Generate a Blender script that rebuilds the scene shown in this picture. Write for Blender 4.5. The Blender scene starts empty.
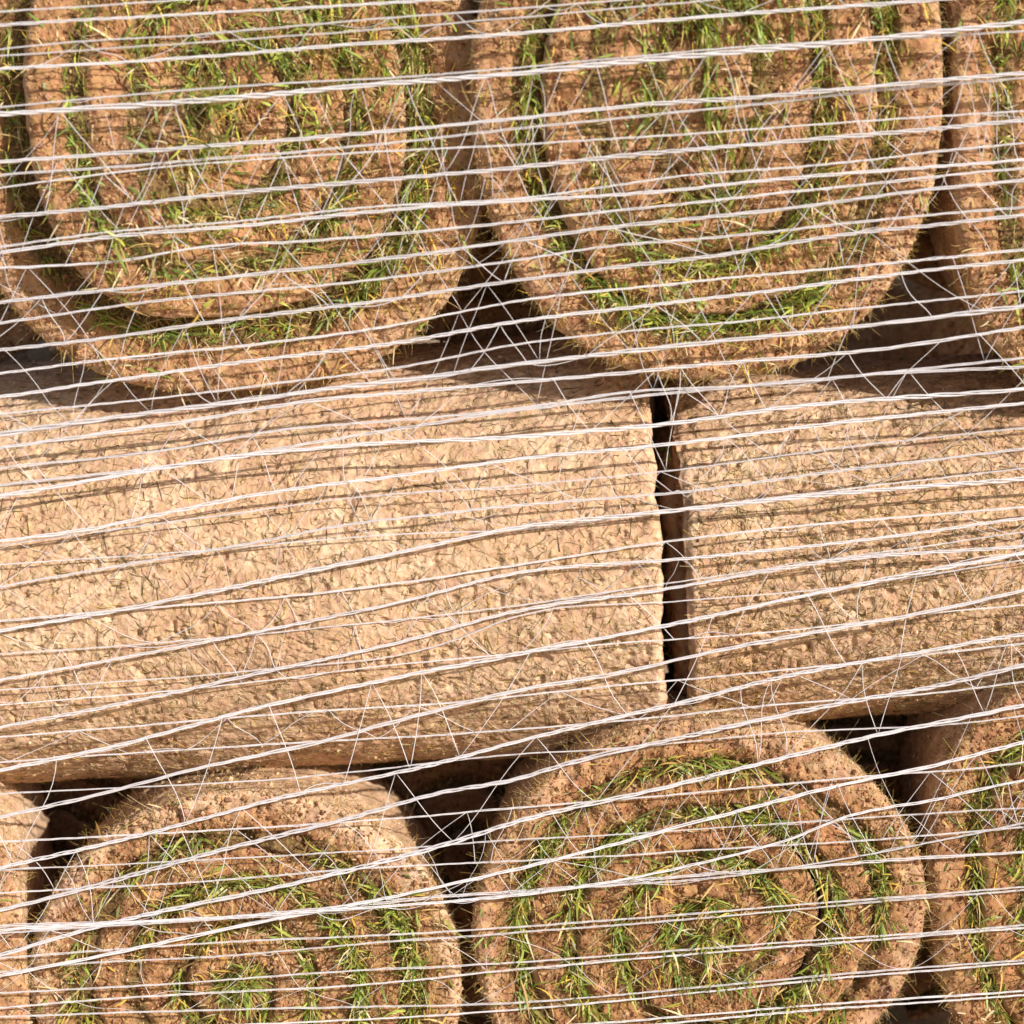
import bpy, math
import numpy as np
from mathutils import Matrix, Vector

SC = bpy.context.scene
COL = SC.collection
RNG = np.random.default_rng(7)

# ------------------------------------------------------------------ camera
PX = 0.0006                      # metres per pixel on the front plane of the pile
DIST, PITCH, ROLL = 1.5, math.radians(13.5), math.radians(3.3)
ZC = 0.47
TAN = 512 * PX / DIST
fwd = np.array([0, math.cos(PITCH), -math.sin(PITCH)])
up0 = np.array([0, math.sin(PITCH), math.cos(PITCH)])
rt0 = np.array([1.0, 0, 0])
rt = rt0 * math.cos(ROLL) - up0 * math.sin(ROLL)
up = up0 * math.cos(ROLL) + rt0 * math.sin(ROLL)
CAM = np.array([0, 0, ZC]) - fwd * DIST


def at(u, v, Y=0.0):
    """world point seen at photo pixel (u, v) on the vertical plane y = Y"""
    u = np.asarray(u, float); v = np.asarray(v, float); Y = np.asarray(Y, float)
    d = fwd + np.multiply.outer((u - 512) / 512 * TAN, rt) + np.multiply.outer((512 - v) / 512 * TAN, up)
    k = (Y - CAM[1]) / d[..., 1]
    return CAM + d * k[..., None]


cam = bpy.data.objects.new('camera', bpy.data.cameras.new('camera'))
COL.objects.link(cam)
cam.matrix_world = Matrix(((rt[0], up[0], -fwd[0], CAM[0]), (rt[1], up[1], -fwd[1], CAM[1]),
                           (rt[2], up[2], -fwd[2], CAM[2]), (0, 0, 0, 1)))
cam.data.sensor_width = 36
cam.data.angle = 2 * math.atan(TAN)
cam.data.clip_end = 500
cam.data.clip_start = 0.05
cam.data.dof.use_dof = True
cam.data.dof.focus_distance = DIST + 0.045
cam.data.dof.aperture_fstop = 5.6
SC.camera = cam

# ------------------------------------------------------------------ light
TO_SUN = np.array([1.12, -1.0, .64]); TO_SUN /= np.linalg.norm(TO_SUN)
w = bpy.data.worlds.new('World'); SC.world = w; w.use_nodes = True
nt = w.node_tree
sky = nt.nodes.new('ShaderNodeTexSky'); sky.sky_type = 'NISHITA'; sky.sun_disc = False
sky.sun_elevation = math.asin(TO_SUN[2]); sky.sun_rotation = math.atan2(TO_SUN[0], TO_SUN[1])
bg = nt.nodes['Background']; bg.inputs['Strength'].default_value = 0.1
nt.links.new(sky.outputs[0], bg.inputs[0])
sun = bpy.data.objects.new('sun', bpy.data.lights.new('sun', 'SUN')); COL.objects.link(sun)
sun.data.energy = 4.4; sun.data.angle = math.radians(0.6); sun.data.color = (1.0, 0.965, 0.92)
sun.location = (1, -2, 3)
sun.rotation_euler = Vector(TO_SUN).to_track_quat('Z', 'Y').to_euler()
vs = SC.view_settings
SC.display_settings.display_device = 'sRGB'
vs.view_transform = 'Standard'; vs.look = 'None'; vs.gamma = 1; vs.exposure = 0.5
vs.use_curve_mapping = False


# ------------------------------------------------------------------ numpy noise
def _h(i, j, k, s):
    n = (i * 73856093) ^ (j * 19349663) ^ (k * 83492791) ^ (s * 2654435761)
    n = n.astype(np.uint32)
    n ^= n >> 13; n *= np.uint32(0x5bd1e995); n ^= n >> 15; n *= np.uint32(0x27d4eb2d); n ^= n >> 13
    return n.astype(np.float64) / 2147483647.5 - 1.0


def noise(p, scale, seed=0):
    """smooth value noise, -1..1, features about `scale` metres"""
    q = p / scale + 1000.37
    f = np.floor(q).astype(np.int64); r = q - f; r = r * r * r * (r * (r * 6 - 15) + 10)
    i, j, k = f[..., 0], f[..., 1], f[..., 2]
    x, y, z = r[..., 0], r[..., 1], r[..., 2]
    s = np.int64(seed * 7 + 3)
    def mx(a, b, t): return a + (b - a) * t
    a = mx(mx(_h(i, j, k, s), _h(i+1, j, k, s), x), mx(_h(i, j+1, k, s), _h(i+1, j+1, k, s), x), y)
    b = mx(mx(_h(i, j, k+1, s), _h(i+1, j, k+1, s), x), mx(_h(i, j+1, k+1, s), _h(i+1, j+1, k+1, s), x), y)
    return mx(a, b, z)


def fbm(p, scale, seed=0, oct=3):
    o, a, t = 0, 1.0, 0
    for n in range(oct):
        o = o + a * noise(p, scale / 2 ** n, seed + n * 11); t += a; a *= .55
    return o / t


def sstep(a, b, x):
    t = np.clip((x - a) / (b - a), 0, 1)
    return t * t * (3 - 2 * t)


# ------------------------------------------------------------------ mesh helper
def make_mesh(name, verts, quads=None, tris=None, mat=None, parent=None, col=None, smooth=True):
    verts = np.ascontiguousarray(verts, np.float32)
    quads = np.zeros((0, 4), int) if quads is None else np.asarray(quads)
    tris = np.zeros((0, 3), int) if tris is None else np.asarray(tris)
    me = bpy.data.meshes.new(name)
    me.vertices.add(len(verts)); me.vertices.foreach_set('co', verts.ravel())
    loops = np.concatenate([quads.ravel(), tris.ravel()]).astype(np.int32)
    me.loops.add(len(loops)); me.loops.foreach_set('vertex_index', loops)
    nq, ntr = len(quads), len(tris)
    me.polygons.add(nq + ntr)
    me.polygons.foreach_set('loop_start', np.concatenate([np.arange(nq) * 4, nq * 4 + np.arange(ntr) * 3]).astype(np.int32))
    if col is not None:
        c = np.ones((len(verts), 4), np.float32); c[:, :col.shape[1]] = col
        a = me.color_attributes.new('tint', 'FLOAT_COLOR', 'POINT'); a.data.foreach_set('color', c.ravel())
    me.update(calc_edges=True); me.validate()
    me.polygons.foreach_set('use_smooth', np.full(len(me.polygons), smooth))
    if mat: me.materials.append(mat)
    o = bpy.data.objects.new(name, me); COL.objects.link(o)
    if parent: o.parent = parent
    return o


def grid_quads(n, m, wrap_m=False):
    i = np.arange(n - 1)[:, None]; j = np.arange(m if wrap_m else m - 1)[None, :]
    j2 = (j + 1) % m
    return np.stack(np.broadcast_arrays(i * m + j, (i + 1) * m + j, (i + 1) * m + j2, i * m + j2), -1).reshape(-1, 4)


# ------------------------------------------------------------------ materials
def new_mat(name):
    m = bpy.data.materials.new(name); m.use_nodes = True
    t = m.node_tree; b = t.nodes['Principled BSDF']
    return m, t, b


def N(t, kind, **kw):
    n = t.nodes.new(kind)
    for k, v in kw.items():
        if k in n.inputs: n.inputs[k].default_value = v
        else: setattr(n, k, v)
    return n


def mixc(t, fac, a, b, blend='MIX'):
    n = t.nodes.new('ShaderNodeMix'); n.data_type = 'RGBA'; n.blend_type = blend
    for s, x in ((0, fac), (6, a), (7, b)):
        if hasattr(x, 'is_output'): t.links.new(x, n.inputs[s])
        else: n.inputs[s].default_value = x if s == 0 else (*x, 1)
    return n.outputs[2]


def ramp(t, src, p0, p1):
    n = t.nodes.new('ShaderNodeMapRange'); n.inputs[1].default_value = p0; n.inputs[2].default_value = p1
    n.interpolation_type = 'SMOOTHSTEP'
    t.links.new(src, n.inputs[0]); return n.outputs[0]


def soil_material(name, cut_a, cut_b, cut_c, rind_a, rind_b, rind_c):
    """bare soil: moist crumbly cut faces (tint.r = 0) and the dry skinned outside of the roll (tint.r = 1)"""
    m, t, b = new_mat(name)
    b.inputs['Roughness'].default_value = 0.95
    b.inputs['Specular IOR Level'].default_value = 0.12
    tc = N(t, 'ShaderNodeTexCoord'); oi = N(t, 'ShaderNodeObjectInfo')
    mul = N(t, 'ShaderNodeMath', operation='MULTIPLY'); mul.inputs[1].default_value = 7.0
    t.links.new(oi.outputs['Random'], mul.inputs[0])
    add = N(t, 'ShaderNodeVectorMath', operation='ADD')
    t.links.new(tc.outputs['Object'], add.inputs[0]); t.links.new(mul.outputs[0], add.inputs[1])
    P = add.outputs[0]
    def nz(scale, detail=4, rough=.6, dist=0.0):
        n = N(t, 'ShaderNodeTexNoise', Scale=scale, Detail=detail, Roughness=rough, Distortion=dist)
        t.links.new(P, n.inputs['Vector']); return n.outputs['Fac']
    big, mid, fin = nz(16), nz(95, 5, .65, .4), nz(520, 3)
    vor = N(t, 'ShaderNodeTexVoronoi', Scale=260.0, Randomness=1.0); t.links.new(P, vor.inputs['Vector'])
    at_ = N(t, 'ShaderNodeAttribute', attribute_name='tint'); sep = N(t, 'ShaderNodeSeparateColor')
    t.links.new(at_.outputs['Color'], sep.inputs[0])
    def tones(a, b_, c):
        x = mixc(t, ramp(t, mid, .36, .64), a, b_)
        x = mixc(t, ramp(t, big, .40, .66), x, c)
        return x
    cut = tones(cut_a, cut_b, cut_c); rind = tones(rind_a, rind_b, rind_c)
    base = mixc(t, sep.outputs[0], cut, rind)
    base = mixc(t, sep.outputs[1], base, mixc(t, ramp(t, fin, .4, .6), (.10, .055, .024), (.22, .145, .055)))
    base = mixc(t, sep.outputs[2], base, mixc(t, ramp(t, big, .3, .7), (.60, .52, .46), (.92, .86, .80)), 'MULTIPLY')
    hsv = N(t, 'ShaderNodeHueSaturation')
    sv = N(t, 'ShaderNodeSeparateColor'); t.links.new(vor.outputs['Color'], sv.inputs[0])
    mr = N(t, 'ShaderNodeMapRange'); mr.inputs[3].default_value = .85; mr.inputs[4].default_value = 1.15
    t.links.new(sv.outputs[0], mr.inputs[0]); t.links.new(mr.outputs[0], hsv.inputs['Value'])
    mh = N(t, 'ShaderNodeMapRange'); mh.inputs[3].default_value = .488; mh.inputs[4].default_value = .51
    t.links.new(sv.outputs[1], mh.inputs[0]); t.links.new(mh.outputs[0], hsv.inputs['Hue'])
    t.links.new(base, hsv.inputs['Color'])
    t.links.new(hsv.outputs[0], b.inputs['Base Color'])
    sm = N(t, 'ShaderNodeMath', operation='ADD'); t.links.new(fin, sm.inputs[0]); t.links.new(mid, sm.inputs[1])
    sm2 = N(t, 'ShaderNodeMath', operation='ADD'); t.links.new(sm.outputs[0], sm2.inputs[0]); t.links.new(vor.outputs['Distance'], sm2.inputs[1])
    bp = N(t, 'ShaderNodeBump', Strength=.65, Distance=.0012); t.links.new(sm2.outputs[0], bp.inputs['Height'])
    t.links.new(bp.outputs[0], b.inputs['Normal'])
    return m


M_SOIL = soil_material('turf_soil', (.26, .12, .053), (.50, .29, .145), (.385, .20, .09),
                       (.475, .297, .175), (.62, .435, .283), (.50, .31, .18))
M_GROUND = soil_material('ground_soil', (.40, .25, .14), (.50, .34, .20), (.44, .28, .16), (.3, .2, .1), (.4, .3, .2), (.4, .3, .2))


def tint_material(name, rough, spec, trans=0.0, sheen=0.0):
    m, t, b = new_mat(name)
    a = N(t, 'ShaderNodeAttribute', attribute_name='tint')
    t.links.new(a.outputs['Color'], b.inputs['Base Color'])
    b.inputs['Roughness'].default_value = rough
    b.inputs['Specular IOR Level'].default_value = spec
    if trans:
        tr = N(t, 'ShaderNodeBsdfTranslucent'); t.links.new(a.outputs['Color'], tr.inputs['Color'])
        mx = N(t, 'ShaderNodeMixShader'); mx.inputs[0].default_value = trans
        t.links.new(b.outputs[0], mx.inputs[1]); t.links.new(tr.outputs[0], mx.inputs[2])
        t.links.new(mx.outputs[0], t.nodes['Material Output'].inputs['Surface'])
    return m


M_GRASS = tint_material('grass_blade', .45, .4, .3)
M_STRAW = tint_material('dry_straw', .7, .25, .2)
M_ROOT = tint_material('root_fibre', .85, .15)
M_CRUMB = tint_material('soil_crumb', .95, .1)

M_NET, _t, _b = new_mat('white_net_plastic')
_tc = N(_t, 'ShaderNodeTexCoord'); _n = N(_t, 'ShaderNodeTexNoise', Scale=160.0, Detail=3.0)
_t.links.new(_tc.outputs['Object'], _n.inputs['Vector'])
_oi = N(_t, 'ShaderNodeObjectInfo')
_c = mixc(_t, _n.outputs['Fac'], mixc(_t, _oi.outputs['Random'], (.72, .69, .71), (.88, .855, .86)), (.95, .935, .935))
_t.links.new(_c, _b.inputs['Base Color'])
_b.inputs['Roughness'].default_value = .38; _b.inputs['Specular IOR Level'].default_value = .5
_tr = N(_t, 'ShaderNodeBsdfTranslucent'); _t.links.new(_c, _tr.inputs['Color'])
_m = N(_t, 'ShaderNodeMixShader'); _m.inputs[0].default_value = .35
_t.links.new(_b.outputs[0], _m.inputs[1]); _t.links.new(_tr.outputs[0], _m.inputs[2])
_tp = N(_t, 'ShaderNodeBsdfTransparent'); _m2 = N(_t, 'ShaderNodeMixShader'); _mr = N(_t, 'ShaderNodeMapRange'); _mr.inputs[3].default_value = .34; _mr.inputs[4].default_value = .08
_t.links.new(_oi.outputs['Random'], _mr.inputs[0]); _t.links.new(_mr.outputs[0], _m2.inputs[0])
_t.links.new(_m.outputs[0], _m2.inputs[1]); _t.links.new(_tp.outputs[0], _m2.inputs[2])
_t.links.new(_m2.outputs[0], _t.nodes['Material Output'].inputs['Surface'])


# ------------------------------------------------------------------ small scattered pieces
def unit(v):
    return v / np.maximum(np.linalg.norm(v, axis=-1, keepdims=True), 1e-9)


def blades(P, D, L, W, bend, droop, tint, rng, seg=4):
    """flat tapering blades: base P, start direction D, curling by `bend` and sagging by `droop`"""
    n = len(P)
    D = unit(D); side = unit(np.cross(D, rng.normal(size=(n, 3))))
    out = []; p = P.copy(); d = D.copy()
    for s in range(seg + 1):
        k = s / seg
        wd = (W * (1 - k ** 2.2) * (.75 + .5 * min(k * 3, 1)))[:, None] * .5
        if s == seg: out.append(p[:, None])
        else: out.append(np.stack([p - side * wd, p + side * wd], 1))
        d = unit(d + bend / seg + np.array([0, 0, -1.0]) * (droop[:, None] / seg))
        p = p + d * (L / seg)[:, None]
    V = np.concatenate(out, 1)                                      # n, 2*seg+1, 3
    m = 2 * seg + 1; o = (np.arange(n) * m)[:, None]
    q = np.array([[2*s, 2*s+1, 2*s+3, 2*s+2] for s in range(seg - 1)]); tr = np.array([[2*seg-2, 2*seg-1, 2*seg]])
    c = np.repeat(tint[:, None], m, 1).reshape(-1, 3)
    return V.reshape(-1, 3), (o[:, :, None] + q[None]).reshape(-1, 4), (o[:, :, None] + tr[None]).reshape(-1, 3), c


def fibres(paths, R, tint):
    """three-sided tapering tubes along paths (n, s, 3)"""
    n, s, _ = paths.shape
    T = unit(np.gradient(paths, axis=1))
    a = unit(np.cross(T, np.array([.31, .77, .55]))); b = np.cross(T, a)
    ang = np.arange(3) * 2 * math.pi / 3
    tap = np.linspace(1, .35, s)[None, :, None, None]
    V = paths[:, :, None] + R[:, None, None, None] * tap * (np.cos(ang)[None, None, :, None] * a[:, :, None] + np.sin(ang)[None, None, :, None] * b[:, :, None])
    q = grid_quads(s, 3, True)
    Q = (np.arange(n) * s * 3)[:, None, None] + q[None]
    return V.reshape(-1, 3), Q.reshape(-1, 4), np.repeat(tint[:, None], s * 3, 1).reshape(-1, 3)


_g = (1 + 5 ** .5) / 2
ICO_V = unit(np.array([[-1, _g, 0], [1, _g, 0], [-1, -_g, 0], [1, -_g, 0], [0, -1, _g], [0, 1, _g], [0, -1, -_g], [0, 1, -_g], [_g, 0, -1], [_g, 0, 1], [-_g, 0, -1], [-_g, 0, 1]], float))
ICO_F = np.array([[0,11,5],[0,5,1],[0,1,7],[0,7,10],[0,10,11],[1,5,9],[5,11,4],[11,10,2],[10,7,6],[7,1,8],[3,9,4],[3,4,2],[3,2,6],[3,6,8],[3,8,9],[4,9,5],[2,4,11],[6,2,10],[8,6,7],[9,8,1]])


def clods(P, R, tint, rng):
    n = len(P)
    V = ICO_V[None] * (1 + rng.uniform(-.32, .32, (n, 12, 1))) * rng.uniform(.6, 1.25, (n, 1, 3)) * R[:, None, None]
    V = V + P[:, None]
    F = (np.arange(n) * 12)[:, None, None] + ICO_F[None]
    return V.reshape(-1, 3), F.reshape(-1, 3), np.repeat(tint[:, None], 12, 1).reshape(-1, 3)


CUT_TONES = np.array([[.30, .135, .06], [.44, .23, .11], [.52, .30, .15], [.20, .085, .04], [.56, .36, .20], [.38, .20, .12]])
RIND_TONES = np.array([[.55, .36, .19], [.62, .43, .25], [.42, .25, .12], [.34, .19, .09], [.60, .40, .22]])
GREENS = np.array([[.19, .30, .03], [.13, .24, .025], [.26, .36, .045], [.33, .40, .06], [.09, .17, .03], [.40, .42, .07], [.22, .32, .06]])
STRAWS = np.array([[.62, .42, .12], [.66, .50, .22], [.55, .36, .14], [.70, .58, .34], [.45, .27, .10], [.68, .45, .08]])


# ------------------------------------------------------------------ a rolled strip of turf
class Roll:
    """Cross-section in local x/z, axis along local y, cut face towards -y.  Spiral with soil outside, grass inside."""
    def __init__(s, a, bu, bl, depth, pitch, phi0, turn, seed, soil_part=.68, n=2.35, prot=None, first=0.0, damp=.1, taper=.06, blend=.2, rim=.2, bare=None):
        s.bare = bare
        s.blend, s.rim = blend, rim
        s.first = first; s.damp = damp; s.taper = taper
        s.a, s.bu, s.bl, s.depth, s.pitch, s.phi0, s.turn, s.seed, s.n = a, bu, bl, depth, pitch, phi0, turn, seed, n
        s.th = pitch * soil_part
        s.prot = prot or (lambda t, ph: 0 * t)
        s.T = 2 * math.pi * np.ceil((a - first * pitch) / pitch + .1)
        s.rng = np.random.default_rng(seed)

    def xz(s, t, d):
        ph = s.phi0 + s.turn * t
        c, q = np.cos(ph), np.sin(ph); e = 2 / s.n
        m = .03 * s.pitch
        A = np.maximum(s.a - d, m); B = np.maximum(np.where(q > 0, s.bu, s.bl) - d, m)
        return A * np.sign(c) * np.abs(c) ** e, B * np.sign(q) * np.abs(q) ** e

    def offs(s, t):
        """offset of the strip's outer face from the roll's outline, and strip thickness"""
        k = sstep(0, 1.3, t)
        tr = t / (2 * math.pi)
        d = s.pitch * (np.floor(tr) + sstep(.70, 1.0, tr - np.floor(tr)) + s.first * sstep(.70, 1.0, tr)) + s.pitch * .8 * (1 - k)
        loc = np.stack([t * .06, t * 0 + s.seed, t * 0], -1)
        wob = fbm(loc, .035, s.seed + 40, 3)
        th = s.th * (.12 + .88 * k) * (1 + .22 * wob) * (1 + s.first * .7 * (1 - sstep(.75, 1.0, tr)))
        return d + s.pitch * (.03 + .05 * np.minimum(tr, 1)) * noise(loc, .05, s.seed + 60), th

    def front(s, t, q, x, z):
        """y of the cut face"""
        ph = s.phi0 + s.turn * t
        p = np.stack([x, t * .02, z], -1)
        y = -s.prot(t, ph)
        y = y + .0028 * fbm(p, .022, s.seed + 1, 2) + .0026 * fbm(p, .0085, s.seed + 2, 3)
        cr = np.abs(noise(p, .011, s.seed + 5)); y = y + .003 * sstep(.16, 0, cr) * sstep(-.1, .4, noise(p, .03, s.seed + 6))
        y = y + .004 * np.clip(1 - q * 2, 0, 1) ** 4
        return y + sstep(.86, 1.12, q) * (1 - s.blend * sstep(6.3, 11, t)) * (.0045 + .003 * noise(p, .01, s.seed + 9))

    def on_front(s, t, q):
        d, th = s.offs(t)
        x, z = s.xz(t, d + th * q)
        return np.stack([x, s.front(t, q, x, z), z], -1)

    def strip(s, step, nq, side):
        ts = [0]; t = 0.0                                            # even arc-length steps
        while t < s.T:
            d = s.pitch * t / (2 * math.pi)
            r = max(.5 * (s.a - d) + .5 * (.5 * (s.bu + s.bl) - d), .012)
            t += step / r; ts.append(min(t, s.T))
        t = np.array(ts); nt_ = len(t)
        q = np.linspace(0, 1, nq)
        d, th = s.offs(t)
        T2, Q2 = np.meshgrid(t, q, indexing='ij')
        Q2 = Q2 * np.minimum((1 + s.first * (t < 6.28)) * s.pitch * 1.04 / th, 1.9)[:, None]
        X, Z = s.xz(T2, d[:, None] + th[:, None] * Q2)
        Y = s.front(T2, Q2, X, Z)
        fr = np.stack([X, Y, Z], -1)
        def wall(qv, ed, side):
            x, z = s.xz(t, d + th * qv * np.minimum((1 + s.first * (t < 6.28)) * s.pitch * 1.04 / th, 1.9))
            y = ed[:, 1][:, None] + np.array(side)[None]
            y[:, -1] = s.depth - (.008 if len(side) < 6 and hasattr(s, 'view') else 0)
            x2 = np.repeat(x[:, None], len(side), 1); z2 = np.repeat(z[:, None], len(side), 1)
            p = np.stack([x2, y, z2], -1)
            o = (.0034 * fbm(p, .03, s.seed + 8, 3) + .0016 * fbm(p, .008, s.seed + 18, 2)) * np.minimum(1, np.array(side) / .002)[None]
            k = o / np.maximum(np.hypot(x2, z2), .01) - s.taper * np.clip((y - y[:, :1]) / .2, 0, 1.2)
            p[..., 0] += x2 * k; p[..., 2] += z2 * k
            return p
        wo = wall(0, fr[:, 0], side)[:, ::-1]; wi = wall(1, fr[:, -1], [.004, .02, s.depth])
        ring = np.concatenate([wo, fr, wi], 1)
        m = ring.shape[1]
        V = ring.reshape(-1, 3)
        Qd = grid_quads(nt_, m, True)
        rind = np.zeros((nt_, m)); rind[:, :len(side)] = 1; rind[:, len(side)] = .7; rind[:, len(side) + 1] = .35
        m_, f_ = len(side), slice(len(side), len(side) + nq)
        rind[:, f_] = np.maximum(rind[:, f_], s.rim * (1 - sstep(.35, .8, Q2 + .25 * noise(fr, .012, s.seed + 71))) * sstep(6.6, 5.6, T2))
        caps = []
        for e in (0, nt_ - 1):
            V = np.concatenate([V, ring[e].mean(0)[None]]); ci = len(V) - 1
            i = e * m + np.arange(m); j = e * m + (np.arange(m) + 1) % m
            caps.append(np.stack([i, j, np.full(m, ci)], 1))
        thatch = np.zeros((nt_, m)); thatch[:, len(side):len(side) + nq] = sstep(.88, 1.1, Q2); thatch[:, len(side) + nq:] = 1
        col = np.stack([rind, thatch, s.damp * (1 - .6 * rind)], -1).reshape(-1, 3); col = np.concatenate([col, np.zeros((2, 3))])
        return V, Qd, np.concatenate(caps), col

    def build(s, name, loc, rotz=0.0, step=.0013, nq=18, lots=1.0, mid=False, grass_amt=1.0, cols=(0, 0)):
        root = bpy.data.objects.new(name, None); COL.objects.link(root)
        root.location = loc; root.rotation_euler = (0, 0, rotz)
        root.empty_display_size = .05
        rng = s.rng
        side = [.0008, .0022, .004, .006] + list(np.arange(.009, s.depth - .01, .004)) + [s.depth] if not mid else [.002, .01, .04, .12, s.depth]
        V, Q, C, col = s.strip(step, nq, side)
        if mid:
            V2, Q2, c2 = s.skin()
            Q = np.concatenate([Q, Q2 + len(V)]); col = np.concatenate([col, c2]); V = np.concatenate([V, V2])
        make_mesh('soil', V, Q, C, M_SOIL, root, col)
        # --- crumbs on the cut face
        n = int(11000 * lots) if not mid else 500
        t = s.T * rng.uniform(0, 1, n * 2) ** 1.0
        keep = rng.uniform(0, 1, n * 2) < np.maximum(.1, 1 - t / s.T)   # longer outer turns carry more
        t = t[keep][:n]; n = len(t)
        P = s.on_front(t, rng.uniform(.03, 1.25, n))
        R = .0004 + .0013 * rng.uniform(0, 1, n) ** 6 + .0005 * rng.uniform(0, 1, n)
        tn = CUT_TONES[rng.integers(0, len(CUT_TONES), n)] * rng.uniform(.7, 1.1, (n, 1)) * (1 - s.damp * np.array([.25, .32, .38]))
        parts = [clods(P, R, tn, rng)]
        if mid:
            P2, _, _ = s.on_skin(3200)
            k = len(P2)
            parts.append(clods(P2, .0003 + .0011 * rng.uniform(0, 1, k) ** 4, RIND_TONES[rng.integers(0, 5, k)] * rng.uniform(.7, 1.1, (k, 1)), rng))
        else:
            P2, _ = s.on_rim(4500); k = len(P2)
            parts.append(clods(P2, .0003 + .0012 * rng.uniform(0, 1, k) ** 4, RIND_TONES[rng.integers(0, 5, k)] * rng.uniform(.7, 1.1, (k, 1)), rng))
        off = 0; vs_, fs_, cs_ = [], [], []
        for v, f, c in parts: vs_.append(v); fs_.append(f + off); cs_.append(c); off += len(v)
        o = make_mesh('soil_crumbs', np.concatenate(vs_), None, np.concatenate(fs_), M_CRUMB, root, np.concatenate(cs_), False); o['kind'] = 'stuff'
        # --- grass between the turns
        def sow(n, loose):
            t = rng.uniform(0, s.T, n * 3)
            keep = rng.uniform(0, 1, n * 3) < np.maximum(.12, 1 - t / s.T)
            t = t[keep]
            ph = s.phi0 + s.turn * t
            dens = .5 + .5 * noise(np.stack([t * .1, t * 0, t * 0], -1), .06, s.seed + 77)
            keep = rng.uniform(0, 1, len(t)) < .15 + 1.7 * (dens - .33)
            t = t[keep][:n]; ph = s.phi0 + s.turn * t
            d, th = s.offs(t)
            gap = np.maximum(s.pitch * (1 + s.first * (t < 6.28)) - th, .003)
            f = rng.beta(2.2, 2.6, len(t))
            stray = rng.uniform(0, 1, len(t)) < loose + .32 * s.blend * sstep(6.3, 11, t)
            if s.bare is not None:                                   # blades kept to the gap's outer side, leaving the first turn's crease shadow clear
                da = np.abs((ph - math.radians(s.bare) + math.pi) % (2 * math.pi) - math.pi)
                f = np.where((da < .62) & (t < 6.3), f * .3, f)
            f = np.where(stray, -rng.uniform(0, .95, len(t)) * th / gap, f)
            x, z = s.xz(t, d + th + gap * f)
            xe, ze = s.xz(t, d + th)
            y = s.front(t, np.where(stray, .5, 1.), np.where(stray, x, xe), np.where(stray, z, ze)) - np.where(stray, .001, .004)
            inw = unit(np.stack([-x, 0 * x, -z], -1))
            x2, z2 = s.xz(t + .02, d + th + gap * f)
            tang = unit(np.stack([x2 - x, 0 * x, z2 - z], -1))
            return t, np.stack([x, y, z], -1), inw, tang, stray
        n = int(7000 * lots * grass_amt) if not mid else 400
        t, P, inw, tang, stray = sow(n, .035); n = len(t)
        P[:, 1] += np.where(stray, 0, rng.uniform(.0, .014, n))
        D = np.array([0, -1.0, 0]) + inw * rng.normal(0, .4, (n, 1)) + tang * rng.normal(0, 1.0, (n, 1)) + np.array([0, 0, .15])
        L = .006 + .017 * rng.uniform(0, 1, n) ** 1.6
        W = rng.uniform(.0008, .0019, n)
        pn = noise(P, .05, s.seed + 90)[:, None]
        tn = GREENS[rng.integers(0, len(GREENS), n)] * rng.uniform(.85, 1.4, (n, 1)) * (1 + .25 * pn)
        tn = tn * .86 + .14 * STRAWS[rng.integers(0, len(STRAWS), n)]
        D[:, 1] *= np.where(stray, .35, 1)
        bend = tang * rng.normal(0, 1.1, (n, 1)) + inw * rng.normal(0, .6, (n, 1)) + np.array([0, .55, 0])
        v, q, tr, c = blades(P, D, L, W, bend, rng.uniform(.1, 1.0, n), tn, rng)
        make_mesh('grass', v, q, tr, M_GRASS, root, c)
        n = int(5000 * lots) if not mid else 150
        t, P, inw, tang, stray = sow(n, .3 if s.blend > .1 else .18); n = len(t)
        P[:, 1] += np.where(stray, 0, rng.uniform(.0, .010, n))
        D = np.array([0, -1., 0]) * np.where(stray, .12, .75)[:, None] + inw * rng.normal(0, .8, (n, 1)) + tang * rng.normal(0, 1.0, (n, 1))
        L = .007 + .020 * rng.uniform(0, 1, n) ** 2.0
        tn = STRAWS[rng.integers(0, len(STRAWS), n)] * rng.uniform(.7, 1.1, (n, 1))
        v1, q1, tr1, c1 = blades(P, D, L, rng.uniform(.0005, .0013, n), rng.normal(0, .5, (n, 3)), rng.uniform(.1, .9, n), tn, rng)
        if not mid: make_mesh('straw', v1, q1, tr1, M_STRAW, root, c1)
        # --- root fibres: lying on the cut face, fringing its outer edge, matting the outside of side-on rolls
        n = int(2600 * lots) if not mid else 200
        t = rng.uniform(0, s.T, n * 2); keep = rng.uniform(0, 1, n * 2) < np.maximum(.12, 1 - t / s.T); t = t[keep][:n]; n = len(t)
        edge = rng.uniform(0, 1, n) < .3
        t = np.where(edge, rng.uniform(0, 2 * math.pi, n), t)
        P = s.on_front(t, np.where(edge, rng.uniform(0, .12, n), rng.uniform(0, 1, n)))
        D = unit(rng.normal(size=(n, 3)) * np.array([1, .35, 1]))
        outw = unit(P * np.array([1, 0, 1])); D = np.where(edge[:, None], unit(D + outw * 1.2), D)
        L = rng.uniform(.003, .014, n) * np.where(edge, .45, 1)
        k = k5 = np.linspace(0, 1, 5)
        cv = rng.normal(0, .5, (n, 3)) * np.array([1, .3, 1])
        paths = P[:, None] + (D[:, None] * k[None, :, None] + cv[:, None] * (k ** 2)[None, :, None]) * L[:, None, None]
        paths[..., 1] -= .0006
        tn = STRAWS[rng.integers(0, len(STRAWS), n)] * rng.uniform(.35, 1.0, (n, 1))
        R = rng.uniform(.00011, .00026, n)
        v, q, c = fibres(paths, R, tn)
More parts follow.
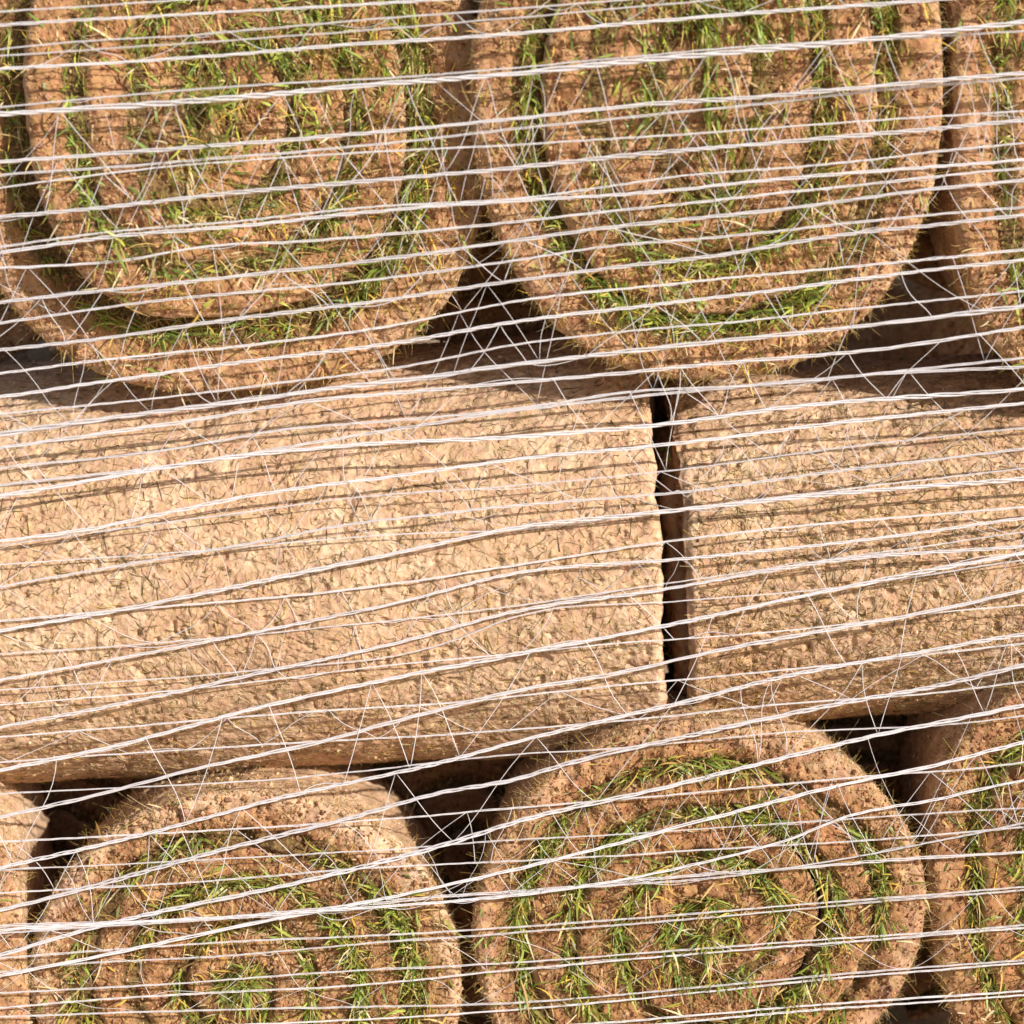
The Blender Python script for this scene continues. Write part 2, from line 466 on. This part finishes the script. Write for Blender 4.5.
        if mid:
            n = 9000
            P, Nn, U = s.on_skin(n)
            ang = rng.normal(0, 1.2, n)[:, None]
            W_ = np.cross(Nn, U)
            D = U * np.cos(ang) + W_ * np.sin(ang)
            L = .003 + .013 * rng.uniform(0, 1, n) ** 2
            cv = (U * rng.normal(0, .5, (n, 1)) + W_ * rng.normal(0, .5, (n, 1)) - Nn * .12)
            hump = np.sin(k * math.pi)
            paths = P[:, None] + (D[:, None] * (k - .5)[None, :, None] + cv[:, None] * ((k - .5) ** 2)[None, :, None]) * L[:, None, None]
            paths = paths + Nn[:, None] * (.0012 * rng.uniform(.1, 1, n))[:, None, None] * hump[None, :, None]
            dark = rng.uniform(0, 1, n) < .55
            tn = STRAWS[rng.integers(0, len(STRAWS), n)] * np.where(dark, rng.uniform(.15, .4, n), rng.uniform(.6, 1.1, n))[:, None]
            v2, q2, c2 = fibres(paths, rng.uniform(.0001, .00024, n) * np.where(dark, 1.4, 1), tn)
            q = np.concatenate([q, q2 + len(v)]); v = np.concatenate([v, v2]); c = np.concatenate([c, c2])
        else:
            n = 2600; P, Nn = s.on_rim(n)
            L = rng.uniform(.003, .012, n)
            D = unit(rng.normal(size=(n, 3)) + Nn * .25)
            cv = rng.normal(0, .4, (n, 3))
            paths = P[:, None] + (D[:, None] * k5[None, :, None] + cv[:, None] * (k5 ** 2)[None, :, None]) * L[:, None, None]
            tn = STRAWS[rng.integers(0, len(STRAWS), n)] * rng.uniform(.4, 1.0, (n, 1))
            v2, q2, c2 = fibres(paths, rng.uniform(.0001, .00022, n), tn)
            q = np.concatenate([q, q2 + len(v)]); v = np.concatenate([v, v2]); c = np.concatenate([c, c2])
        make_mesh('roots', v, q, None, M_ROOT, root, c)
        return root

    def on_rim(s, n):
        """points on the outside of the first turn, close behind the cut face"""
        t = s.rng.uniform(.6, 2 * math.pi, n)
        P = s.on_front(t, np.zeros(n)); dy = np.minimum(s.rng.exponential(.045, n), s.depth * .8); P[:, 1] += dy
        P *= 1 - (s.taper * dy / .2)[:, None] * np.array([1, 0, 1])
        Nn = unit(P * np.array([1, 0, 1]))
        return P + Nn * .0003, Nn

    # ---- the outside of a roll seen from the side
    def skin_point(s, ph, y):
        c, q = np.cos(ph), np.sin(ph); e = 2 / s.n
        B = np.where(q > 0, s.bu, s.bl)
        x = s.a * np.sign(c) * np.abs(c) ** e; z = B * np.sign(q) * np.abs(q) ** e
        p = np.stack([x, y, z], -1)
        o = .0040 * fbm(p, .085, s.seed + 21, 2) + .0010 * fbm(p, .026, s.seed + 22, 3) + .0005 * fbm(p, .007, s.seed + 23, 3)
        ps = p * np.array([1, .75, 1]) + .006 * np.stack([noise(p, .014, s.seed + 31 + i) for i in range(3)], -1)
        m = sstep(-.15, .45, noise(p, .018, s.seed + 26))
        o = o - .0024 * m * sstep(.09, .0, np.abs(noise(ps, .0068, s.seed + 24)))       # cracks and pits
        o = o - .0022 * sstep(.55, .85, noise(p, .0055, s.seed + 27))
        edge = np.minimum(y, s.depth - y)
        o = o - .004 * sstep(.007, 0, edge) ** 2 + .0025 * sstep(.03, 0, edge) * noise(p, .012, s.seed + 28)
        k = (o + .002) / np.hypot(x, z)
        p = p.copy(); p[..., 0] += x * k; p[..., 2] += z * k
        p[..., 1] += .004 * fbm(np.stack([x, y * .2, z], -1), .02, s.seed + 29, 3) * sstep(.02, 0, edge) * np.where(y < s.depth / 2, 1, 1)
        return p

    def skin(s):
        lo, hi = s.view
        ph = np.concatenate([np.linspace(0, 2 * math.pi, 481)])
        # fine where it faces the front, coarse behind
        f = np.linspace(-math.pi, math.pi, 600)
        ph = s.face + f - .55 * np.sin(f)
        ny = int((hi - lo) / .0011)
        y = np.concatenate([np.linspace(0, lo, max(2, int(lo / .004) + 2))[:-1], np.linspace(lo, hi, ny), np.linspace(hi, s.depth, max(2, int((s.depth - hi) / .004) + 2))[1:]])
        PH, Y = np.meshgrid(ph, y, indexing='ij')
        V = s.skin_point(PH, Y).reshape(-1, 3)
        return V, grid_quads(len(ph), len(y)), np.stack([np.ones(len(V)), np.zeros(len(V)), s.damp * sstep(-.25, .5, fbm(V, .11, s.seed + 50, 3)) + s.damp * .6 * sstep(.2, .6, fbm(V, .03, s.seed + 51, 2))], -1)

    def on_skin(s, n):
        rng = s.rng
        lo, hi = s.view
        ph = s.face + rng.normal(0, .85, n); y = rng.uniform(max(lo, .004), min(hi, s.depth - .004), n)
        P = s.skin_point(ph, y)
        Nn = unit(P * np.array([1, 0, 1])); U = np.zeros((n, 3)); U[:, 1] = 1
        return P, Nn, U


def tag(o, label, cat, group=None, kind=None):
    o['label'] = label; o['category'] = cat
    if group: o['group'] = group
    if kind: o['kind'] = kind


END_G = 'turf rolls stacked with their coiled ends to the front'
SIDE_G = 'turf rolls lying sideways in the middle layer'
VZ = 1 / math.cos(PITCH)


def end_roll(u, v, a, bu, bl, Y, label, pitch=55, phi0=-90, turn=1, seed=1, prot=None, depth=.155, **kw):
    r = Roll(a * PX, bu * PX * VZ, bl * PX * VZ, depth, pitch * PX, math.radians(phi0), turn, seed, prot=prot,
             **{k: kw.pop(k) for k in ('n', 'soil_part', 'first', 'damp', 'taper', 'blend', 'rim', 'bare') if k in kw})
    o = r.build('turf_roll', at(u, v, Y), **kw)
    tag(o, label, 'turf roll', END_G)
    return o


def telescope(inner, start, ph0=None, spread=1.0, wob=.003, seed=0):
    """how far each turn stands out of the roll's end"""
    def f(t, ph):
        k = sstep(start - 1.2, start + .3, t)
        dirn = 1.0 if ph0 is None else np.maximum(0, np.cos((ph - math.radians(ph0) + math.pi) % (2 * math.pi) / 1.0 - math.pi)) ** 2.0
        y = inner * k * (dirn * spread + (1 - spread))
        return y + wob * noise(np.stack([t * .1, t * 0, t * 0], -1), .12, seed + 300)
    return f


PI2 = 2 * math.pi
# top layer
t1 = end_roll(217, 98, 268, 285, 287, .036, 'coiled turf roll end with a deep shadow crescent, upper left of the pile', pitch=58, phi0=95, turn=1,
         seed=11, prot=telescope(.036, PI2 * .98, 226, .92, .0015, 1), n=2.45, first=.42, blend=.75, rim=.25, bare=222)
t2 = end_roll(706, 85, 230, 285, 283, .016, 'coiled turf roll end with long upright grass bands, above the gap between sideways rolls', pitch=59, phi0=85, turn=-1,
         seed=12, prot=telescope(.007, PI2 * 1.0, 200, .8, .0015, 2), n=2.3, blend=.75, rim=.25, first=.12)
end_roll(1184, 105, 226, 260, 280, .022, 'turf roll end cut by the right edge above the dark hole', pitch=57, phi0=80, turn=1, seed=13,
         prot=telescope(-.004, PI2 * 1.0, None, 1, .003, 3), n=3.4, lots=.8)
# bottom layer
b1 = end_roll(246, 987, 226, 212, 250, .006, 'arched turf roll end with curved green rings under the long sideways roll', pitch=50, phi0=-80, turn=1, seed=14,
         prot=telescope(-.006, PI2 * .9, 70, .6, .004, 4), n=2.0, first=.25, damp=.35, rim=.95, taper=.16, blend=0.0)
b2 = end_roll(703, 936, 240, 231, 255, .003, 'large coiled turf roll end with hairy top, below the gap between sideways rolls', pitch=52, phi0=-80, turn=-1, seed=15,
         prot=telescope(-.001, PI2 * .9, 90, .6, .002, 5), n=2.0, first=.1, damp=.6, rim=.6, taper=.16, blend=0.0)
end_roll(1133, 858, 212, 206, 300, .006, 'turf roll end cut by the right edge below the shorter sideways roll', pitch=54, phi0=-40, turn=1, seed=16,
         prot=telescope(.003, PI2, None, 1, .003, 6), n=2.4, damp=.7, lots=.8)
end_roll(-184, 958, 216, 240, 280, .004, 'sliver of turf roll with smooth pale side at the lower left edge', pitch=54, phi0=-100, turn=1, seed=17,
         prot=telescope(.0, PI2, None, 1, .002, 7), n=2.5, lots=.5)


# middle layer: axes along world x.  local -y (cut face) turned to -x
def side_roll(cu, cv, R, Rb, x0, x1, label, seed, view, prot=None, damp=.22):
    c = at(cu, cv, .135)
    r = Roll(R, Rb, R, x1 - x0, .033, 0, 1, seed, n=2.08, prot=prot, damp=damp)
    # rotz = -90 deg: local y -> world +x, local x -> world -y
    r.face = 0.0                                # local +x points to the front (world -y)
    r.view = (max(0.0, view[0] - x0), min(x1 - x0, view[1] - x0))
    o = r.build('turf_roll', (x0, c[1], c[2]), rotz=-math.pi / 2, step=.006, nq=5, mid=True)
    tag(o, label, 'turf roll', SIDE_G)
    return o


xe = at(655, 540, .06)[0]
ml = side_roll(512, 545, .1345, .1345, xe - .52, xe, 'long pale turf roll lying sideways, left of the dark gap', 21, (-.34, xe))
xs = at(678, 540, .06)[0]
mr = side_roll(850, 523, .1245, .102, xs, xs + .50, 'shorter pale turf roll lying sideways, right of the dark gap', 22, (xs, .36), prot=lambda t, ph: .009 * sstep(3.6, 7, t), damp=.5)


def copy_roll(src, dx, dy, label):
    c = src.copy(); COL.objects.link(c); c.location = (src.location.x + dx, src.location.y + dy, src.location.z); c['label'] = label
    for ch in src.children:
        if not ch.name.startswith('soil'): continue
        k = ch.copy(); COL.objects.link(k); k.parent = c
    return c


copy_roll(ml, .41, .285, 'shaded turf roll lying sideways behind the front row, deep in the gaps')
copy_roll(ml, -.29, .29, 'shaded turf roll lying sideways behind the front row, under the coil at the upper left')
copy_roll(t2, -.135, .175, 'shaded turf roll end standing behind the triangular gap of the top row')
copy_roll(t1, .525, .175, 'shaded turf roll end behind the dark hole of the top row')
copy_roll(t2, -.51, .175, 'shaded turf roll end behind the dark corner at the left of the top row')
copy_roll(b2, -.15, .165, 'shaded turf roll end behind the gap between the two arched rolls')
copy_roll(b1, .425, .165, 'shaded turf roll end behind the dark hole of the bottom row')
copy_roll(b1, -.165, .17, 'shaded turf roll end behind the narrow gap at the lower left')

# ------------------------------------------------------------------ ground
gx = np.concatenate([-np.geomspace(40, .8, 14), np.linspace(-.75, .75, 60), np.geomspace(.8, 40, 14)])
GX, GY = np.meshgrid(gx, gx, indexing='ij')
GP = np.stack([GX, GY, 0 * GX], -1)
GP[..., 2] = .006 * fbm(GP, .12, 5, 3)
zb = float(min((o.matrix_world.translation.z for o in [ml]), default=0))
g = make_mesh('ground', GP.reshape(-1, 3), grid_quads(len(gx), len(gx)), None, M_GROUND, None, np.zeros((GP.size // 3, 3)))
g['kind'] = 'structure'
# rest it under the lowest turf roll
bpy.context.view_layer.update()
low = min((o.matrix_world @ Vector(b)).z for o in bpy.data.objects if o.name.startswith('soil') and o.parent for b in o.bound_box)
g.location.z = low - .002

# ------------------------------------------------------------------ the white net wrapped round the pile
# each strand: width in px, wrap ('A' outer steep wrap, 'B' inner wrap), points read along it
S = '''
2 B 0,12 150,2 300,-8
3.2 B 0,25 65,21 280,9 430,0 520,-7
2 B 0,49 40,45 220,33 340,22 512,9 600,2 700,-6
2 B 0,56 55,52 290,36 512,18 702,1 800,-8
4 B 0,69 200,57 360,44 512,34 677,19 792,10 932,0 1024,-8
2.2 B 0,107 40,103 240,86 430,75 512,68 632,57 770,45 912,38 1024,31
5.4 A 0,114 220,99 370,85 512,74 632,61 772,49 912,35 1024,22
4.2 A 0,162 120,153 310,138 400,130 512,119 632,106 782,95 902,84 1024,73
3 B 0,175 200,160 400,142 512,129 632,117 742,106 902,88 1024,78
2.2 B 0,188 120,172 320,155 512,145 672,135 772,128 892,119 1024,111
4.4 A 0,217 100,208 220,194 380,180 512,168 642,154 772,143 912,131 1024,120
2.4 B 0,247 100,233 250,220 370,207 512,199 692,175 832,164 952,150 1024,143
3.6 A 0,253 100,238 250,225 370,212 512,201 632,194 772,180 892,170 1024,160
3 B 0,268 110,262 205,247 320,240 512,222 622,210 782,193 952,175 1024,168
3.8 A 0,302 90,292 220,278 370,261 512,241 612,227 792,208 942,188 1024,180
3 B 0,323 140,303 370,280 512,261 602,247 722,237 832,225 942,214 1024,207
3.8 A 0,350 120,336 220,321 380,301 512,281 612,268 727,254 832,236 952,223 1024,215
2.8 B 0,373 120,358 240,346 380,328 512,302 632,288 752,276 902,262 1024,250
3.8 A 0,397 95,383 240,362 390,344 512,322 652,305 762,292 912,272 1024,260
2.6 B 0,414 140,400 280,383 420,364 512,345 632,331 732,322 862,308 1024,291
5.2 A 0,434 110,418 220,404 320,390 420,378 512,365 632,351 752,338 862,326 1024,306
3.8 A 0,448 100,434 200,419 310,401 420,391 512,383 612,374 732,362 882,349 1024,327
3 B 0,468 150,452 300,428 350,424 512,409 642,391 777,384 882,373 1024,358
4.4 A 0,496 100,479 210,460 310,449 400,442 512,437 662,424 792,407 1024,389
3.6 B 0,485 170,466 350,437 512,411 640,396 742,386 882,374 1024,367
3.8 A 0,541 100,527 170,512 280,491 380,478 512,460 682,443 812,426 1024,403
2 B 0,545 200,518 370,496 512,486 682,469 832,449 1024,428
3 A 0,587 100,569 220,549 360,523 430,515 512,506 682,492 862,468 1024,449
4.4 A 0,631 150,604 300,573 420,548 512,529 652,513 862,491 1024,479
1.8 B 0,565 220,549 400,534 512,530 682,509 862,487 1024,468
2.6 B 0,621 160,607 330,592 512,566 662,542 792,527 942,514 1024,507
3.4 A 0,680 100,662 220,639 330,617 400,602 512,574 682,559 872,539 1024,518
1.7 B 0,654 120,646 320,628 512,606 662,584 862,555 1024,532
3.8 A 0,727 130,702 250,675 410,640 512,612 662,590 822,562 1024,546
1.8 B 0,690 70,685 250,671 450,642 512,618 682,601 822,589 932,574 1024,560
4.6 A 0,770 110,747 250,710 360,685 512,655 592,640 682,622 822,592 932,570 1024,553
1.7 B 0,705 200,688 420,662 512,654 597,645 682,639 832,626 942,612 1024,605
4.4 A 0,817 120,789 200,768 320,742 420,715 512,692 622,672 722,650 782,638 942,609 1024,590
2.2 B 0,737 270,715 512,697 592,688 722,676 862,662 1024,643
4.4 A 0,868 150,833 280,798 400,772 450,760 512,743 632,714 692,700 782,677 892,657 1024,634
2.2 B 0,762 240,746 512,730 662,717 772,705 942,692 1024,682
5 A 0,910 80,890 210,853 350,818 440,793 512,780 562,765 692,735 832,705 932,687 1024,665
2 B 0,794 120,788 280,779 512,755 632,747 792,732 942,725 1024,716
5 A 0,955 40,943 120,921 240,895 350,870 430,849 512,823 662,788 752,766 892,732 952,720 1024,705
2.4 B 0,842 200,831 400,818 512,808 652,797 772,785 882,775 982,768 1024,762
4.2 A 0,976 120,952 240,926 410,893 512,870 592,850 712,818 832,787 922,768 1024,742
2 B 0,870 200,860 410,848 512,840 642,833 832,820 922,814 1024,808
3 A 0,930 350,909 500,897 560,890 637,877 732,855 792,838 842,818 942,798 1024,780
2.2 B 0,893 180,883 370,868 512,861 592,857 752,847 882,839 1024,827
2.2 A 0,933 400,906 600,886 700,879 800,866 892,850 992,830 1024,823
3.8 B 0,926 210,918 380,903 450,896 512,892 662,878 792,868 922,858 1024,852
2.4 B 0,958 210,943 420,933 512,927 692,914 832,902 912,896 1024,887
2.4 B 0,972 65,965 220,956 400,941 512,933 692,919 832,906 912,899 1024,890
2.4 B 0,993 180,983 350,971 512,963 682,950 832,939 962,930 1024,925
2.4 B 0,1008 70,1002 210,993 350,986 512,970 682,955 832,943 962,933 1024,928
2.4 B 0,1017 210,1010 350,1007 512,1003 722,985 852,973 1024,960
2.4 B 0,1032 200,1026 350,1020 512,1010 722,990 852,977 1024,963
2.6 B 0,1058 400,1038 627,1021 792,1007 1024,991
2.6 B 0,1064 400,1044 627,1027 792,1012 1024,995
'''


def spline(us, vs_, u):
    us = np.array(us, float); vs_ = np.array(vs_, float)
    m = np.gradient(vs_, us)
    i = np.clip(np.searchsorted(us, u) - 1, 0, len(us) - 2)
    h = us[i + 1] - us[i]; t = (u - us[i]) / h
    y = (2*t**3-3*t**2+1)*vs_[i] + (t**3-2*t**2+t)*h*m[i] + (-2*t**3+3*t**2)*vs_[i+1] + (t**3-t**2)*h*m[i+1]
    y = np.where(u < us[0], vs_[0] + (u - us[0]) * m[0], y)
    return np.where(u > us[-1], vs_[-1] + (u - us[-1]) * m[-1], y)


net = bpy.data.objects.new('pallet_net', None); COL.objects.link(net)
net.location = at(512, 512, -.02); net.location.z = 0
tag(net, 'taut white knitted net wrapped across the whole pile of turf rolls', 'net')
NL = np.array(net.location)


def tube(path, R, sides=6):
    n = len(path); T = unit(np.gradient(path, axis=0))
    a = unit(np.cross(T, np.array([0, 1.0, .0]))); b = np.cross(a, T)
    ang = np.arange(sides) * 2 * math.pi / sides
    V = path[:, None] + np.asarray(R)[:, None, None] * (np.cos(ang)[None, :, None] * a[:, None] + np.sin(ang)[None, :, None] * b[:, None])
    return V.reshape(-1, 3), grid_quads(n, sides, True)


strands = []
for ln in S.strip().splitlines():
    f = ln.split(); wd = float(f[0]); lay = f[1]
    pts = [tuple(map(float, p.split(','))) for p in f[2:]]
    us, vv = zip(*pts)
    lo = -260 if us[0] < 5 else us[0]
    u = np.arange(lo, 1290, 3.0)
    v = spline(us, vv, u)
    i = len(strands)
    v = v + .5 * noise(np.stack([u * .01, u * 0 + i * 3.1, u * 0], -1), .5, 500)
    Y = (-.0085 if lay == 'A' else -.0045) + .002 * noise(np.stack([u * .01, u * 0 + i * 5.7, u * 0], -1), 1.2, 501)
    P = at(u, v, Y) - NL
    strands.append((lay, wd, u, v, Y))
    r0 = wd * PX * (.31 if lay == 'A' else .285)
    L = np.concatenate([[0], np.cumsum(np.linalg.norm(np.diff(P, axis=0), axis=1))])
    ph = RNG.uniform(0, 6) + L / (.0065 + .006 * RNG.uniform()) + 2.2 * noise(np.stack([L, L * 0 + i, L * 0], -1), .05, 502)
    open_ = 1 + .35 * noise(np.stack([L, L * 0 + i, L * 0], -1), .03, 503)
    vsn, qsn, off = [], [], 0
    for k in range(3):
        a = ph + k * 2 * math.pi / 3
        q = P + np.stack([0 * L, np.cos(a), np.sin(a)], 1) * (r0 * .98 * open_)[:, None]
        rr = r0 * (.60 + .14 * noise(np.stack([L, L * 0 + i, L * 0 + k], -1), .012, 504 + k))
        V, Q = tube(q, rr); vsn.append(V); qsn.append(Q + off); off += len(V)
    make_mesh('strand', np.concatenate(vsn), np.concatenate(qsn), None, M_NET, net)

# zigzag threads knitted between neighbouring strands of one wrap
for lay in 'AB':
    ss = sorted([s for s in strands if s[0] == lay and s[2][0] < -100], key=lambda s: float(np.interp(512, s[2], s[3])))
    for k in range(len(ss) - 1):
        A, B = ss[k], ss[min(k + (2 if RNG.uniform() < .6 else 1), len(ss) - 1)]
        if RNG.uniform() < .42: continue
        u = -250 + RNG.uniform(0, 60); pts = []; sw = 0
        while u < 1270:
            s = (A, B)[sw]; sw ^= 1
            v = np.interp(u, s[2], s[3]); y = np.interp(u, s[2], s[4])
            pts.append(np.append(at(u, v, y), 1)); u += abs(RNG.normal(34, 26)) + 8
            if RNG.uniform() < .3:                                      # runs along the strand before crossing back
                uu = u; v = np.interp(uu, s[2], s[3]); y = np.interp(uu, s[2], s[4])
                pts.append(np.append(at(uu, v, y - .0015), 0)); u += abs(RNG.normal(30, 15)) + 8
        path = []
        for p, q in zip(pts[:-1], pts[1:]):
            a_, b_ = p[:3], q[:3]; n_ = 9; tt = np.linspace(0, 1, n_)[:-1]
            sag = (RNG.normal(0, .0015, 3) + np.array([0, .002, -.001])) * min(1, np.linalg.norm(b_ - a_) / .03)
            s2 = RNG.normal(0, .0007, 3)
            path.append(a_ + (b_ - a_) * tt[:, None] + sag * np.sin(tt * math.pi)[:, None] + s2 * np.sin(tt * 2 * math.pi)[:, None])
        path = np.concatenate(path) - NL
        V, Q = tube(path, np.full(len(path), .00021) * RNG.uniform(.7, 1.25), 4)
        make_mesh('cross_thread', V, Q, None, M_NET, net)

# ------------------------------------------------------------------ render
SC.render.engine = 'CYCLES'
SC.cycles.max_bounces = 12; SC.cycles.diffuse_bounces = 5
SC.cycles.filter_width = 1.5
SC.cycles.use_denoising = True
